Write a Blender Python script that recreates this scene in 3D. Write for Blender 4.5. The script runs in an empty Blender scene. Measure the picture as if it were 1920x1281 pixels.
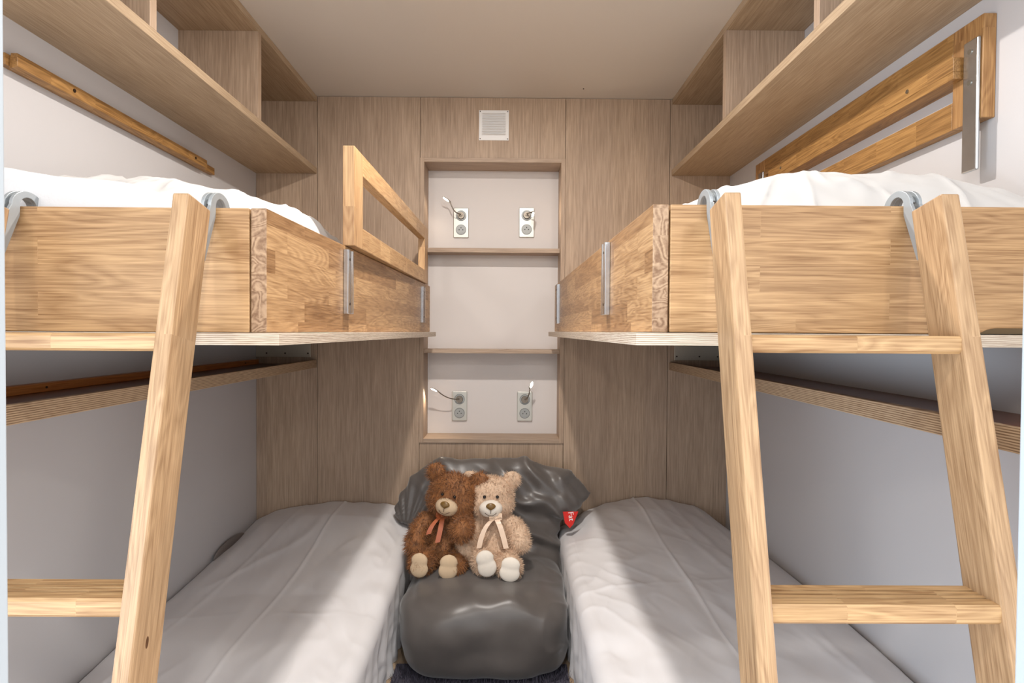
import bpy, bmesh, math, random
import numpy as np
from mathutils import Vector, Matrix, noise
random.seed(7)
C = bpy.context.scene.collection
EYE = 1.30                        # height of the lens above the floor; heights below are measured from it
def Z(h): return h + EYE

# ------------------------------------------------------------------ camera
cam = bpy.data.cameras.new('camera'); cam.sensor_width = 36; cam.sensor_fit = 'HORIZONTAL'
cam.lens = 1100 / 1920 * 36; cam.clip_start = 0.02
co = bpy.data.objects.new('camera', cam); C.objects.link(co)
right = Vector((0.99995847, -0.00628565, 0.00659896)); up = Vector((-0.00648911, 0.01734065, 0.99982858)); fw = Vector((0.006399, 0.99982988, -0.01729914))
m = Matrix((right, up, -fw)).transposed().to_4x4(); m.translation = (0, 0, EYE); co.matrix_world = m
bpy.context.scene.camera = co

# ------------------------------------------------------------------ world, lights, exposure
W = bpy.data.worlds.new('world'); bpy.context.scene.world = W; W.use_nodes = True
W.node_tree.nodes['Background'].inputs[0].default_value = (0.88, 0.94, 1.0, 1)
W.node_tree.nodes['Background'].inputs[1].default_value = 1.5
vs = bpy.context.scene.view_settings
vs.view_transform = 'Standard'; vs.look = 'None'; vs.gamma = 1; vs.use_curve_mapping = False; vs.exposure = 0.20
def area(name, loc, power, size, color, target):
    l = bpy.data.lights.new(name, 'AREA'); l.shape = 'DISK'; l.size = size; l.energy = power; l.color = color
    o = bpy.data.objects.new(name, l); C.objects.link(o); o.location = loc
    o.rotation_euler = (Vector(target) - Vector(loc)).to_track_quat('-Z', 'Y').to_euler(); return o
area('room_downlight', (-0.08, 1.62, Z(1.125)), 22, 0.07, (1.0, 0.945, 0.89), (-0.08, 1.62, 0))
area('hall_light_right', (1.02, -1.0, Z(0.98)), 7, 0.14, (1.0, 0.93, 0.84), (-0.1, 1.6, 1.2))
area('hall_light_left', (-1.15, -1.0, Z(0.98)), 7, 0.14, (1.0, 0.93, 0.84), (0.0, 1.6, 1.2))
area('hall_window', (-2.0, -0.15, 0.85), 75, 1.0, (0.72, 0.85, 1.0), (1.0, 1.5, 0.85))  # added cool fill disc, brightens the right wall from the side; no window there
area('hall_lamp', (2.0, -0.15, 0.85), 42, 1.0, (1.0, 0.97, 0.96), (-1.2, 1.5, 0.85))  # added neutral fill disc, brightens the left wall under the bunk

area('hall_downlight', (-0.05, 0.10, Z(1.12)), 9.5, 0.10, (1.0, 0.96, 0.90), (-0.05, 0.45, 0))

# ------------------------------------------------------------------ materials
def srgb(r, g, b):
    f = lambda c: (c / 255 / 12.92) if c / 255 <= 0.04045 else ((c / 255 + 0.055) / 1.055) ** 2.4
    return (f(r), f(g), f(b), 1)
class NB:
    def __init__(s, name):
        s.m = bpy.data.materials.new(name); s.m.use_nodes = True; s.t = s.m.node_tree; s.b = s.t.nodes['Principled BSDF']
    def n(s, ty, **k):
        q = s.t.nodes.new(ty)
        for a, v in k.items(): setattr(q, a, v)
        return q
    def set(s, node, **k):
        for a, v in k.items():
            a = a.replace('_', ' ')
            if hasattr(v, 'is_linked') or isinstance(v, bpy.types.NodeSocket): s.t.links.new(v, node.inputs[a])
            else: node.inputs[a].default_value = v
        return node
    def math(s, op, a, b=None):
        q = s.n('ShaderNodeMath', operation=op)
        for i, v in enumerate((a, b)):
            if v is None: continue
            if isinstance(v, bpy.types.NodeSocket): s.t.links.new(v, q.inputs[i])
            else: q.inputs[i].default_value = v
        return q.outputs[0]
    def mix(s, fac, a, b, blend='MIX'):
        q = s.n('ShaderNodeMix', data_type='RGBA', blend_type=blend)
        for i, v in ((0, fac), (6, a), (7, b)):
            if isinstance(v, bpy.types.NodeSocket): s.t.links.new(v, q.inputs[i])
            else: q.inputs[i].default_value = v
        return q.outputs[2]
    def ramp(s, fac, stops):
        q = s.n('ShaderNodeValToRGB'); s.t.links.new(fac, q.inputs[0]); e = q.color_ramp.elements
        while len(e) < len(stops): e.new(0.5)
        for i, (p, c) in enumerate(stops): e[i].position = p; e[i].color = c if len(c) == 4 else (*c, 1)
        return q.outputs[0]
    def bump(s, h, strength, dist=0.001):
        q = s.n('ShaderNodeBump'); q.inputs['Strength'].default_value = strength; q.inputs['Distance'].default_value = dist
        s.t.links.new(h, q.inputs['Height']); s.t.links.new(q.outputs[0], s.b.inputs['Normal'])
def plain(name, col, rough=0.5, metal=0, noise_amt=0.0, scale=20, bump=0, sheen=0):
    k = NB(name); k.b.inputs['Roughness'].default_value = rough; k.b.inputs['Metallic'].default_value = metal
    if sheen: k.b.inputs['Sheen Weight'].default_value = sheen; k.b.inputs['Sheen Roughness'].default_value = 0.4
    tc = k.n('ShaderNodeTexCoord'); nz = k.n('ShaderNodeTexNoise'); k.t.links.new(tc.outputs['Object'], nz.inputs['Vector'])
    nz.inputs['Scale'].default_value = scale; nz.inputs['Detail'].default_value = 4
    dark = tuple(c * (1 - noise_amt) for c in col[:3]) + (1,); lite = tuple(min(1, c * (1 + noise_amt)) for c in col[:3]) + (1,)
    c = k.mix(nz.outputs['Fac'], dark, lite); k.t.links.new(c, k.b.inputs['Base Color'])
    if bump: k.bump(nz.outputs['Fac'], bump)
    return k.m
def wood(name, axis, light, dark, stave=(0.35, 0.045), stave_amt=0.5, vax='z', rough=0.45, knots=0.0, fine=1.0, fig=0.55):
    """solid wood: grain runs along `axis`; staves are laid in rows along it and stacked along vax"""
    k = NB(name); k.b.inputs['Roughness'].default_value = rough; k.b.inputs['IOR'].default_value = 1.45
    tc = k.n('ShaderNodeTexCoord'); sp = k.n('ShaderNodeSeparateXYZ'); k.t.links.new(tc.outputs['Object'], sp.inputs[0])
    a = {'x': 0, 'y': 1, 'z': 2}; oth = [q for q in 'xyz' if q != axis]
    U = sp.outputs[a[axis]]; V = sp.outputs[a[oth[0]]]; Wd = sp.outputs[a[oth[1]]]
    off = 0.0
    base = k.n('ShaderNodeCombineXYZ')
    if stave:
        cb = k.n('ShaderNodeCombineXYZ'); k.t.links.new(U, cb.inputs[0])
        k.t.links.new(k.math('ADD', sp.outputs[a[vax]], 0.0), cb.inputs[1])
        br = k.n('ShaderNodeTexBrick'); k.t.links.new(cb.outputs[0], br.inputs['Vector'])
        br.offset = 0.37; br.offset_frequency = 2; br.squash = 0.72; br.squash_frequency = 3
        k.set(br, Scale=1.0, Brick_Width=stave[0], Row_Height=stave[1], Mortar_Size=0.0002, Color1=(0, 0, 0, 1), Color2=(1, 1, 1, 1), Mortar=(.35, .35, .35, 1))
        sv = br.outputs['Color']; rb = k.n('ShaderNodeRGBToBW'); k.t.links.new(sv, rb.inputs[0]); off = rb.outputs[0]
    c1 = k.n('ShaderNodeCombineXYZ')
    Uo = k.math('ADD', U, k.math('MULTIPLY', off, 3.7)) if stave else U
    Vo = k.math('ADD', V, k.math('MULTIPLY', off, 1.9)) if stave else V
    k.t.links.new(k.math('MULTIPLY', Uo, 1.9), c1.inputs[0]); k.t.links.new(k.math('MULTIPLY', Vo, 15), c1.inputs[1]); k.t.links.new(k.math('MULTIPLY', Wd, 15), c1.inputs[2])
    n1 = k.n('ShaderNodeTexNoise'); k.t.links.new(c1.outputs[0], n1.inputs['Vector']); k.set(n1, Scale=1.0, Detail=2.0, Roughness=0.5, Distortion=0.6)
    rings = k.math('FRACT', k.math('MULTIPLY', n1.outputs['Fac'], 13.0))       # contour lines of a stretched field read as cathedral grain
    c2 = k.n('ShaderNodeCombineXYZ')
    k.t.links.new(k.math('MULTIPLY', Uo, 9 * fine), c2.inputs[0]); k.t.links.new(k.math('MULTIPLY', Vo, 330 * fine), c2.inputs[1]); k.t.links.new(k.math('MULTIPLY', Wd, 330 * fine), c2.inputs[2])
    n2 = k.n('ShaderNodeTexNoise'); k.t.links.new(c2.outputs[0], n2.inputs['Vector']); k.set(n2, Scale=1.0, Detail=3.0, Roughness=0.6)
    g = k.math('ADD', k.math('MULTIPLY', k.math('PINGPONG', rings, 0.5), 0.62 * fig), k.math('MULTIPLY', n2.outputs['Fac'], 0.95 - 0.35 * fig))
    g = k.math('ADD', g, k.math('MULTIPLY', n1.outputs['Fac'], 0.25))
    col = k.ramp(g, [(0.36, dark), (0.74, light)])
    if stave:
        dk = k.mix(stave_amt, (1, 1, 1, 1), (0.66, 0.58, 0.50, 1))
        tint = k.mix(off, (1.04, 1.03, 1.0, 1), dk)
        col = k.mix(1.0, col, tint, 'MULTIPLY')
    if knots:
        vo = k.n('ShaderNodeTexVoronoi'); vo.inputs['Scale'].default_value = 1.0
        c3 = k.n('ShaderNodeCombineXYZ')
        k.t.links.new(k.math('MULTIPLY', U, 2.6), c3.inputs[0]); k.t.links.new(k.math('MULTIPLY', V, 6), c3.inputs[1]); k.t.links.new(k.math('MULTIPLY', Wd, 6), c3.inputs[2])
        k.t.links.new(c3.outputs[0], vo.inputs['Vector'])
        kn = k.math('LESS_THAN', vo.outputs['Distance'], knots)
        col = k.mix(kn, col, srgb(92, 60, 34))
    k.t.links.new(col, k.b.inputs['Base Color']); k.bump(n2.outputs['Fac'], 0.25, 0.0006)
    return k.m
def plyedge(name, light, dark, period=0.0034):
    k = NB(name); k.b.inputs['Roughness'].default_value = 0.55
    tc = k.n('ShaderNodeTexCoord'); sp = k.n('ShaderNodeSeparateXYZ'); k.t.links.new(tc.outputs['Object'], sp.inputs[0])
    nz = k.n('ShaderNodeTexNoise'); mp = k.n('ShaderNodeMapping'); mp.inputs['Scale'].default_value = (6, 6, 260)
    k.t.links.new(tc.outputs['Object'], mp.inputs[0]); k.t.links.new(mp.outputs[0], nz.inputs['Vector']); nz.inputs['Detail'].default_value = 3
    s = k.math('SINE', k.math('MULTIPLY', sp.outputs[2], 2 * math.pi / period))
    s = k.math('ADD', k.math('MULTIPLY', s, 0.22), nz.outputs['Fac'])
    col = k.ramp(s, [(0.28, dark), (0.62, light)]); k.t.links.new(col, k.b.inputs['Base Color'])
    return k.m
OAK_L, OAK_D = srgb(195, 159, 117), srgb(140, 104, 68)
M = {}
M['oak_x'] = wood('oak_board_across', 'x', OAK_L, OAK_D, (0.62, 0.047), 0.35)
M['oak_y'] = wood('oak_board_deep', 'y', OAK_L, OAK_D, (0.24, 0.043), 1.0)
M['oak_z'] = wood('oak_upright', 'z', srgb(188, 156, 120), srgb(138, 106, 75), (0.9, 0.04), 0.3, vax='x', knots=0.025, fig=0.5)
M['oak_rung'] = wood('oak_rung', 'x', srgb(196, 162, 120), srgb(140, 104, 68), (0.21, 0.2), 0.4, vax='y', knots=0.05)
M['oak_guard'] = wood('oak_guard', 'y', srgb(208, 172, 126), srgb(164, 122, 80), (0.19, 0.05), 0.45)
M['oak_guard_z'] = wood('oak_guard_upright', 'z', srgb(206, 170, 126), srgb(162, 120, 80), (0.16, 0.045), 0.45, vax='y')
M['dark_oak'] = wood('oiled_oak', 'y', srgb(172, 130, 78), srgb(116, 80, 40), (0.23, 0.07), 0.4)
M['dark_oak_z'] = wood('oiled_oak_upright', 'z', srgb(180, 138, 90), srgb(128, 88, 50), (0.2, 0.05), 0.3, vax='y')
M['end_grain'] = wood('oak_end_grain', 'y', srgb(184, 156, 128), srgb(130, 100, 76), (0.5, 0.048), 0.4, fine=0.6, fig=1.2)
M['orange_batten'] = wood('orange_pine', 'y', srgb(206, 134, 70), srgb(160, 88, 34), None, fig=0.3)
VL, VD = srgb(184, 160, 138), srgb(144, 121, 101)
M['veneer_z'] = wood('veneer_panel', 'z', VL, VD, (60, 0.17), 0.16, vax='x', rough=0.5, fig=0.12, fine=0.75)
M['veneer_y'] = wood('veneer_shelf', 'y', srgb(182, 159, 131), srgb(146, 121, 94), None, rough=0.5, fig=0.12, fine=0.75)
M['veneer_x'] = wood('veneer_niche', 'x', VL, VD, None, rough=0.5, fig=0.12, fine=0.75)
M['ply'] = plyedge('plywood_edge', srgb(216, 203, 186), srgb(150, 128, 106))
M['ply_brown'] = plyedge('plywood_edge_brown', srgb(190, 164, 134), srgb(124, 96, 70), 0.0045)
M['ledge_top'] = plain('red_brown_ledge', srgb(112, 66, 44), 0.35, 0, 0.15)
M['wall'] = plain('wall_paint', srgb(199, 196, 196), 0.55, 0, 0.01, 3)
M['ceil'] = plain('ceiling_paint', srgb(208, 200, 191), 0.7, 0, 0.01, 3)
M['niche'] = plain('niche_paint', srgb(214, 207, 203), 0.6, 0, 0.01, 3)
M['jamb'] = plain('door_frame_paint', srgb(168, 176, 182), 0.4, 0, 0.01, 3)
M['gap'] = plain('joint_shadow_gap', srgb(70, 52, 38), 0.8)
M['floor'] = wood('floor_boards', 'y', srgb(196, 172, 146), srgb(160, 132, 104), (0.9, 0.12), 0.3, vax='x', fig=0.3)
M['steel'] = plain('brushed_steel', srgb(200, 204, 208), 0.24, 1.0, 0.12, 45, 0.1)
M['hook'] = plain('grey_cast_hook', srgb(160, 165, 168), 0.42, 0.35, 0.05, 60)
M['plate'] = plain('cream_metal_plate', srgb(188, 176, 158), 0.45, 0.3, 0.04, 20)
M['screw'] = plain('screw_dark', srgb(60, 44, 34), 0.4, 0.6)
M['screw_steel'] = plain('screw_steel', srgb(170, 168, 160), 0.3, 1.0)
M['white_metal'] = plain('white_grille', srgb(232, 230, 228), 0.4, 0, 0.02)
M['socket'] = plain('champagne_plate', srgb(186, 183, 174), 0.34, 0.6, 0.03, 30)
M['outlet'] = plain('outlet_grey', srgb(160, 162, 160), 0.4, 0.1, 0.03)
M['outlet_dark'] = plain('outlet_rim', srgb(84, 86, 86), 0.4, 0.2)
M['hole'] = plain('pin_hole', srgb(18, 18, 20), 0.6)
M['arm'] = plain('lamp_arm_nickel', srgb(128, 118, 106), 0.35, 0.7)
M['sheet'] = plain('cotton_sheet', srgb(222, 219, 219), 0.75, 0, 0.012, 8, sheen=0.1)
M['duvet'] = plain('duvet_cotton', srgb(198, 196, 194), 0.8, 0, 0.012, 10, sheen=0.1)
M['fleece'] = plain('white_fleece', srgb(212, 212, 214), 0.9, 0, 0.03, 160, 0.6, sheen=0.3)
M['mattress'] = plain('tan_mattress', srgb(214, 190, 154), 0.8, 0, 0.03, 60, 0.2)
M['grey_cushion'] = plain('dark_grey_cloth', srgb(126, 118, 114), 0.8, 0, 0.05, 60)
M['velvet'] = plain('charcoal_velvet', srgb(92, 86, 82), 0.36, 0, 0.3, 9, sheen=0.35)
M['red'] = plain('red_tag', srgb(214, 34, 24), 0.6); M['white'] = plain('white_lettering', srgb(240, 238, 235), 0.6)
M['rug'] = plain('dark_shaggy_rug', srgb(78, 74, 86), 0.8, 0, 0.7, 60)
M['brown_fur'] = plain('brown_fur', srgb(140, 90, 48), 0.7, 0, 0.7, 70, sheen=0.25)
M['beige_fur'] = plain('beige_fur', srgb(214, 184, 156), 0.8, 0, 0.3, 75, sheen=0.25)
M['muzzle_tan'] = plain('tan_plush', srgb(204, 178, 146), 0.85, 0, 0.04, 90); M['muzzle_cream'] = plain('cream_plush', srgb(232, 222, 208), 0.85, 0, 0.03, 90)
M['nose'] = plain('brown_nose', srgb(120, 90, 44), 0.35, 0, 0.1); M['thread'] = plain('brown_thread', srgb(70, 44, 28), 0.6)
M['eye'] = plain('black_eye', srgb(22, 20, 22), 0.08)
M['ribbon_rust'] = plain('rust_satin', srgb(178, 96, 58), 0.28, 0, 0.08, 40); M['ribbon_cream'] = plain('cream_satin', srgb(226, 198, 172), 0.28, 0, 0.05, 40)
def emit(name, col, s):
    k = NB(name); k.b.inputs['Base Color'].default_value = col; k.b.inputs['Emission Color'].default_value = col; k.b.inputs['Emission Strength'].default_value = s; return k.m
M['led'] = emit('warm_led', (1, 0.86, 0.66, 1), 14); M['lens'] = emit('lamp_lens', (1, 0.9, 0.78, 1), 12)

# ------------------------------------------------------------------ mesh helpers
def thing(name, label, cat, loc=(0, 0, 0), group=None):
    o = bpy.data.objects.new(name, None); o.empty_display_size = 0.05; C.objects.link(o); o.location = loc
    o['label'] = label; o['category'] = cat
    if group: o['group'] = group
    return o
def obj(name, bm, mat, parent=None, smooth=False, bevel=0, origin=None):
    """link bm (in room coordinates) as one mesh object under parent"""
    me = bpy.data.meshes.new(name)
    if isinstance(bm, bpy.types.Mesh): me = bm; me.name = name
    else:
        bmesh.ops.recalc_face_normals(bm, faces=bm.faces); bm.to_mesh(me); bm.free()
    o = bpy.data.objects.new(name, me); C.objects.link(o)
    off = Vector((0, 0, 0)); p = parent
    while p is not None: off += p.location; p = p.parent
    if origin is not None:
        o.location = Vector(origin) - off; off = Vector(origin)
    me.transform(Matrix.Translation(-off))
    if parent: o.parent = parent
    for q in (mat if isinstance(mat, (list, tuple)) else [mat]): me.materials.append(q)
    if smooth:
        me.polygons.foreach_set('use_smooth', [True] * len(me.polygons))
    if bevel:
        b = o.modifiers.new('bevel', 'BEVEL'); b.width = bevel; b.segments = 2; b.limit_method = 'ANGLE'
    return o
def lean(o, a):
    """turn the object's own axes to follow a leaning part, without moving it"""
    o.data.transform(Matrix.Rotation(-a, 4, 'X')); o.rotation_euler = (a, 0, 0); return o
def tag(o, label, cat, group=None):
    o['label'] = label; o['category'] = cat
    if group: o['group'] = group
    return o
def struct(name, bm, mat, **k):
    o = obj(name, bm, mat, **k); o['kind'] = 'structure'; return o
def box(bm, x0, x1, y0, y1, z0, z1, mi=0):
    v = [bm.verts.new((x, y, z)) for x in (x0, x1) for y in (y0, y1) for z in (z0, z1)]
    for f in ((0, 1, 3, 2), (4, 6, 7, 5), (0, 4, 5, 1), (2, 3, 7, 6), (0, 2, 6, 4), (1, 5, 7, 3)):
        q = bm.faces.new([v[i] for i in f]); q.material_index = mi
    return v
def B(*a):
    bm = bmesh.new(); box(bm, *a); return bm
def hexa(pts):
    """box from 8 corners, order as in box()"""
    bm = bmesh.new(); v = [bm.verts.new(p) for p in pts]
    for f in ((0, 1, 3, 2), (4, 6, 7, 5), (0, 4, 5, 1), (2, 3, 7, 6), (0, 2, 6, 4), (1, 5, 7, 3)): bm.faces.new([v[i] for i in f])
    return bm
def skew_box(xn0, xn1, yn, xf0, xf1, yf, z0, z1):
    return hexa([(xn0, yn, z0), (xn0, yn, z1), (xf0, yf, z0), (xf0, yf, z1), (xn1, yn, z0), (xn1, yn, z1), (xf1, yf, z0), (xf1, yf, z1)])
def prism(poly, axis, a, b, bm=None):
    """extrude a 2D polygon along axis; poly coords are the other two axes in xyz order"""
    bm = bm or bmesh.new()
    def P(p, t): return (t, p[0], p[1]) if axis == 'x' else (p[0], t, p[1]) if axis == 'y' else (p[0], p[1], t)
    A = [bm.verts.new(P(p, a)) for p in poly]; Bv = [bm.verts.new(P(p, b)) for p in poly]
    bm.faces.new(A); bm.faces.new(Bv[::-1]); n = len(poly)
    for i in range(n): bm.faces.new((A[i], Bv[i], Bv[(i + 1) % n], A[(i + 1) % n]))
    return bm
def cyl(bm, c, r, h, axis='y', seg=20, r2=None):
    rot = {'x': Matrix.Rotation(math.pi / 2, 4, 'Y'), 'y': Matrix.Rotation(math.pi / 2, 4, 'X'), 'z': Matrix.Identity(4)}[axis]
    bmesh.ops.create_cone(bm, cap_ends=True, segments=seg, radius1=r, radius2=r if r2 is None else r2, depth=h, matrix=Matrix.Translation(c) @ rot)
    return bm
def ell(bm, c, r, rot=(0, 0, 0), seg=24):
    from mathutils import Euler
    mt = Matrix.Translation(c) @ Euler(rot).to_matrix().to_4x4() @ Matrix.Diagonal((*r, 1))
    bmesh.ops.create_uvsphere(bm, u_segments=seg, v_segments=seg // 2 + 2, radius=1, matrix=mt); return bm
def tube(pts, r, seg=10, bm=None):
    bm = bm or bmesh.new(); pts = [Vector(p) for p in pts]; rings = []
    rr = r if isinstance(r, (list, tuple)) else [r] * len(pts)
    for i, p in enumerate(pts):
        t = (pts[min(i + 1, len(pts) - 1)] - pts[max(i - 1, 0)]).normalized(); q = t.to_track_quat('Z', 'Y')
        rings.append([bm.verts.new(p + q @ Vector((math.cos(k * 2 * math.pi / seg), math.sin(k * 2 * math.pi / seg), 0)) * rr[i]) for k in range(seg)])
    for a, b in zip(rings, rings[1:]):
        for k in range(seg): bm.faces.new((a[k], a[(k + 1) % seg], b[(k + 1) % seg], b[k]))
    bm.faces.new(rings[0][::-1]); bm.faces.new(rings[-1]); return bm
def bez(ps, n=14):
    out = []
    ps = [Vector(p) for p in ps]
    for i in range(n + 1):
        t = i / n; q = list(ps)
        while len(q) > 1: q = [a.lerp(b, t) for a, b in zip(q, q[1:])]
        out.append(q[0])
    return out
def remesh(bm, voxel, smooth=4):
    me = bpy.data.meshes.new('tmp'); bm.to_mesh(me); bm.free(); o = bpy.data.objects.new('tmp', me); C.objects.link(o)
    r = o.modifiers.new('r', 'REMESH'); r.mode = 'VOXEL'; r.voxel_size = voxel
    if smooth: s = o.modifiers.new('s', 'SMOOTH'); s.iterations = smooth; s.factor = 0.6
    dg = bpy.context.evaluated_depsgraph_get(); out = bpy.data.meshes.new_from_object(o.evaluated_get(dg))
    bpy.data.objects.remove(o); bpy.data.meshes.remove(me); out.materials.clear(); return out
def fbm(x, y, z=0.0, o=3): return noise.fractal(Vector((x, y, z)), 1.0, 2.0, o)
def sst(a, b, x):
    t = min(1, max(0, (x - a) / (b - a))); return t * t * (3 - 2 * t)
def interp(x, xs, ys): return float(np.interp(x, xs, ys))

# ------------------------------------------------------------------ the room
XL, XR, YB, ZC = -1.2433, 1.0897, 2.90, 1.1468
Y0 = 0.35
struct('floor', B(-2.2, 2.2, -2.8, YB + .1, -0.06, 0), M['floor'])
struct('ceiling', B(XL - .1, XR + .1, Y0, YB + .12, Z(ZC), Z(ZC) + .06), M['ceil'])
struct('wall_left', B(XL - .08, XL, Y0, YB + .12, 0, Z(ZC)), M['wall'])
struct('wall_right', B(XR, XR + .08, Y0, YB + .12, 0, Z(ZC)), M['wall'])
NL, NR, NT, NB_ = -0.4378, 0.2756, 0.8493, -0.5534
bm = bmesh.new(); g = 0.0012
for x0, x1, z0, z1 in ((XL, -0.942, 0, Z(ZC)), (-0.942, NL, 0, Z(ZC)), (NL, NR, Z(NT), Z(ZC)), (NL, NR, 0, Z(NB_)), (NR, 0.7903, 0, Z(ZC)), (0.7903, XR, 0, Z(ZC))):
    box(bm, x0 + g, x1 - g, YB, YB + .018, z0, z1 - (.002 if z1 == Z(ZC) else 0))
struct('wall_back', bm, M['veneer_z'])
bm = bmesh.new()
box(bm, XL, NL, YB + .0185, YB + .03, 0, Z(ZC)); box(bm, NR, XR, YB + .0185, YB + .03, 0, Z(ZC)); box(bm, NL, NR, YB + .0185, YB + .03, Z(NT), Z(ZC)); box(bm, NL, NR, YB + .0185, YB + .03, 0, Z(NB_))
struct('trim_1', bm, M['gap'])
# painted posts of the door frame the photograph is taken through
struct('trim_2', B(-0.425, -0.3825, 0.40, 0.45, 0, Z(0.95)), M['jamb'], bevel=.002)
struct('trim_3', B(0.3955, 0.438, 0.40, 0.45, 0, Z(0.95)), M['jamb'], bevel=.002)
bm = cyl(bmesh.new(), (0.347, 2.783, Z(ZC) - .001), 0.003, 0.004, 'z', 10)
tag(obj('ceiling_screw', bm, M['screw']), 'tiny dark screw head in the bare ceiling near the right shelf', 'screw')

# niche with two shelves
t = thing('niche_shelf', 'tall recessed shelf niche with oak lining in the middle of the back wall', 'shelf', ((NL + NR) / 2, YB, Z(NB_)))
f = .0205; yb = 3.055; yf = YB - .008
obj('back_panel', B(NL + f, NR - f, yb, yb + .012, Z(NB_), Z(NT)), M['niche'], t)
for x0, x1 in ((NL, NL + f), (NR - f, NR)): obj('side_lining', B(x0, x1, yf, yb, Z(NB_), Z(NT)), M['veneer_z'], t, bevel=.001)
obj('top_lining', B(NL + f, NR - f, yf, yb, Z(NT) - f, Z(NT)), M['veneer_x'], t, bevel=.001)
obj('bottom_lining', B(NL + f, NR - f, yf, yb, Z(NB_), Z(NB_) + f), M['veneer_x'], t, bevel=.001)
obj('shelf', B(NL + f, NR - f, 2.945, yb, Z(.394), Z(.416)), M['veneer_x'], t, bevel=.001)
obj('shelf', B(NL + f, NR - f, 2.905, yb, Z(-.110), Z(-.091)), M['veneer_x'], t, bevel=.001)

# overhead shelf units
def shelf_unit(s, xw, xf, zs, d1, d2, label):
    t = thing('wall_shelf', label, 'shelf', (xw, 1.6, Z(zs)), 'overhead oak shelves along the side walls')
    a, b = sorted((xw, xf)); y1 = YB - .0005; y0 = 0.62
    obj('bottom_board', B(a, b, y0, y1, Z(zs), Z(zs) + .028), M['veneer_y'], t, bevel=.001)
    obj('top_board', B(a, b, y0, y1, Z(ZC) - .027, Z(ZC) - .001), M['veneer_y'], t, bevel=.001)
    for y in (d1, d2, d2 - (d1 - d2)):
        if y > y0: obj('divider', B(a, b, y - .03, y, Z(zs) + .028, Z(ZC) - .027), M['veneer_z'], t, bevel=.001)
    return t
shelf_unit(-1, XL, -.945, .7674, 2.2535, 1.5887, 'long open oak shelf unit under the ceiling on the left wall')
shelf_unit(1, XR, .799, .7715, 2.2135, 1.555, 'long open oak shelf unit under the ceiling on the right wall')

# narrow ledges below the upper bunks
def ledge(xw, xf, ztop, zbot, label):
    t = thing('wall_ledge', label, 'ledge', (xw, 1.7, Z(zbot)), 'plywood ledges below the upper bunks')
    s = 1 if xf > xw else -1; y0, y1 = 0.75, YB - .001
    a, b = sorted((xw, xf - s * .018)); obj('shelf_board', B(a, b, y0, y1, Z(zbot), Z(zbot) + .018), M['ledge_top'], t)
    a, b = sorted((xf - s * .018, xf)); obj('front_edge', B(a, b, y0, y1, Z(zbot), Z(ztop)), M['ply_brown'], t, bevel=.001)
ledge(XL, -.945, -.147, -.185, 'plywood ledge on the left wall under the left upper bunk')
ledge(XR, .799, -.147, -.187, 'plywood ledge on the right wall under the right upper bunk')
bm = B(XL, XL + .028, 1.0, 2.865, Z(-.1669), Z(-.144)); t = obj('wall_batten', bm, M['orange_batten'], origin=(XL, 1.9, Z(-.1669)), bevel=.0015)
tag(t, 'orange brown wooden batten on the left wall above the ledge', 'batten')
for y in (1.55, 2.2, 2.72): obj('screw', cyl(bmesh.new(), (XL + .0285, y, Z(-.155)), .003, .003, 'x', 10), M['screw'], t)

# metal mounting plates on the back wall
for x0, x1, zb, lab in ((-1.243, -.9744, -.134, 'flat metal mounting plate on the back wall under the left bunk'), (.822, 1.0885, -.138, 'flat metal mounting plate on the back wall under the right bunk')):
    t = thing('mounting_plate', lab, 'bracket', ((x0 + x1) / 2, YB, Z(zb)), 'mounting plates under the upper bunks')
    obj('plate', B(x0, x1, YB - .004, YB - .0003, Z(zb), Z(-.034)), M['plate'], t, bevel=.0015)
    inner = x1 if x0 < 0 else x0; s = -1 if x0 < 0 else 1
    for d in (.012, .124, .215): obj('screw', cyl(bmesh.new(), (inner + s * d, YB - .005, Z(zb) + .019), .004, .003, 'y', 12), M['screw'], t)

# wall cleats
t = thing('wall_cleat', 'oiled oak cleat rail screwed bare on the left wall above the bunk', 'cleat', (XL, 1.95, Z(.635)))
obj('backing_strip', B(XL, XL + .020, 1.440, 2.455, Z(.640), Z(.668)), M['dark_oak'], t, bevel=.001)
obj('lip', prism([(XL + .020, Z(.634)), (XL + .020, Z(.650)), (XL + .024, Z(.672)), (XL + .040, Z(.672)), (XL + .040, Z(.640))], 'y', 1.452, 2.355), M['dark_oak'], t, bevel=.001)
for y in (1.64, 2.27): obj('screw', cyl(bmesh.new(), (XL + .0405, y, Z(.657)), .005, .003, 'x', 12), M['screw'], t)
t = thing('wall_cleat', 'oiled oak cleat rail on the right wall holding the hung guard rail', 'cleat', (XR, 1.85, Z(.61)))
obj('lip', B(1.034, 1.0585, 1.372, 2.35, Z(.613), Z(.646)), M['dark_oak'], t, bevel=.0015)
obj('backing_strip', B(1.034, XR, 1.372, 2.35, Z(.596), Z(.613)), M['dark_oak'], t, bevel=.001)
for y in (1.53, 2.24): obj('screw', cyl(bmesh.new(), (1.033, y, Z(.63)), .005, .003, 'x', 12), M['screw_steel'], t)

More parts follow.
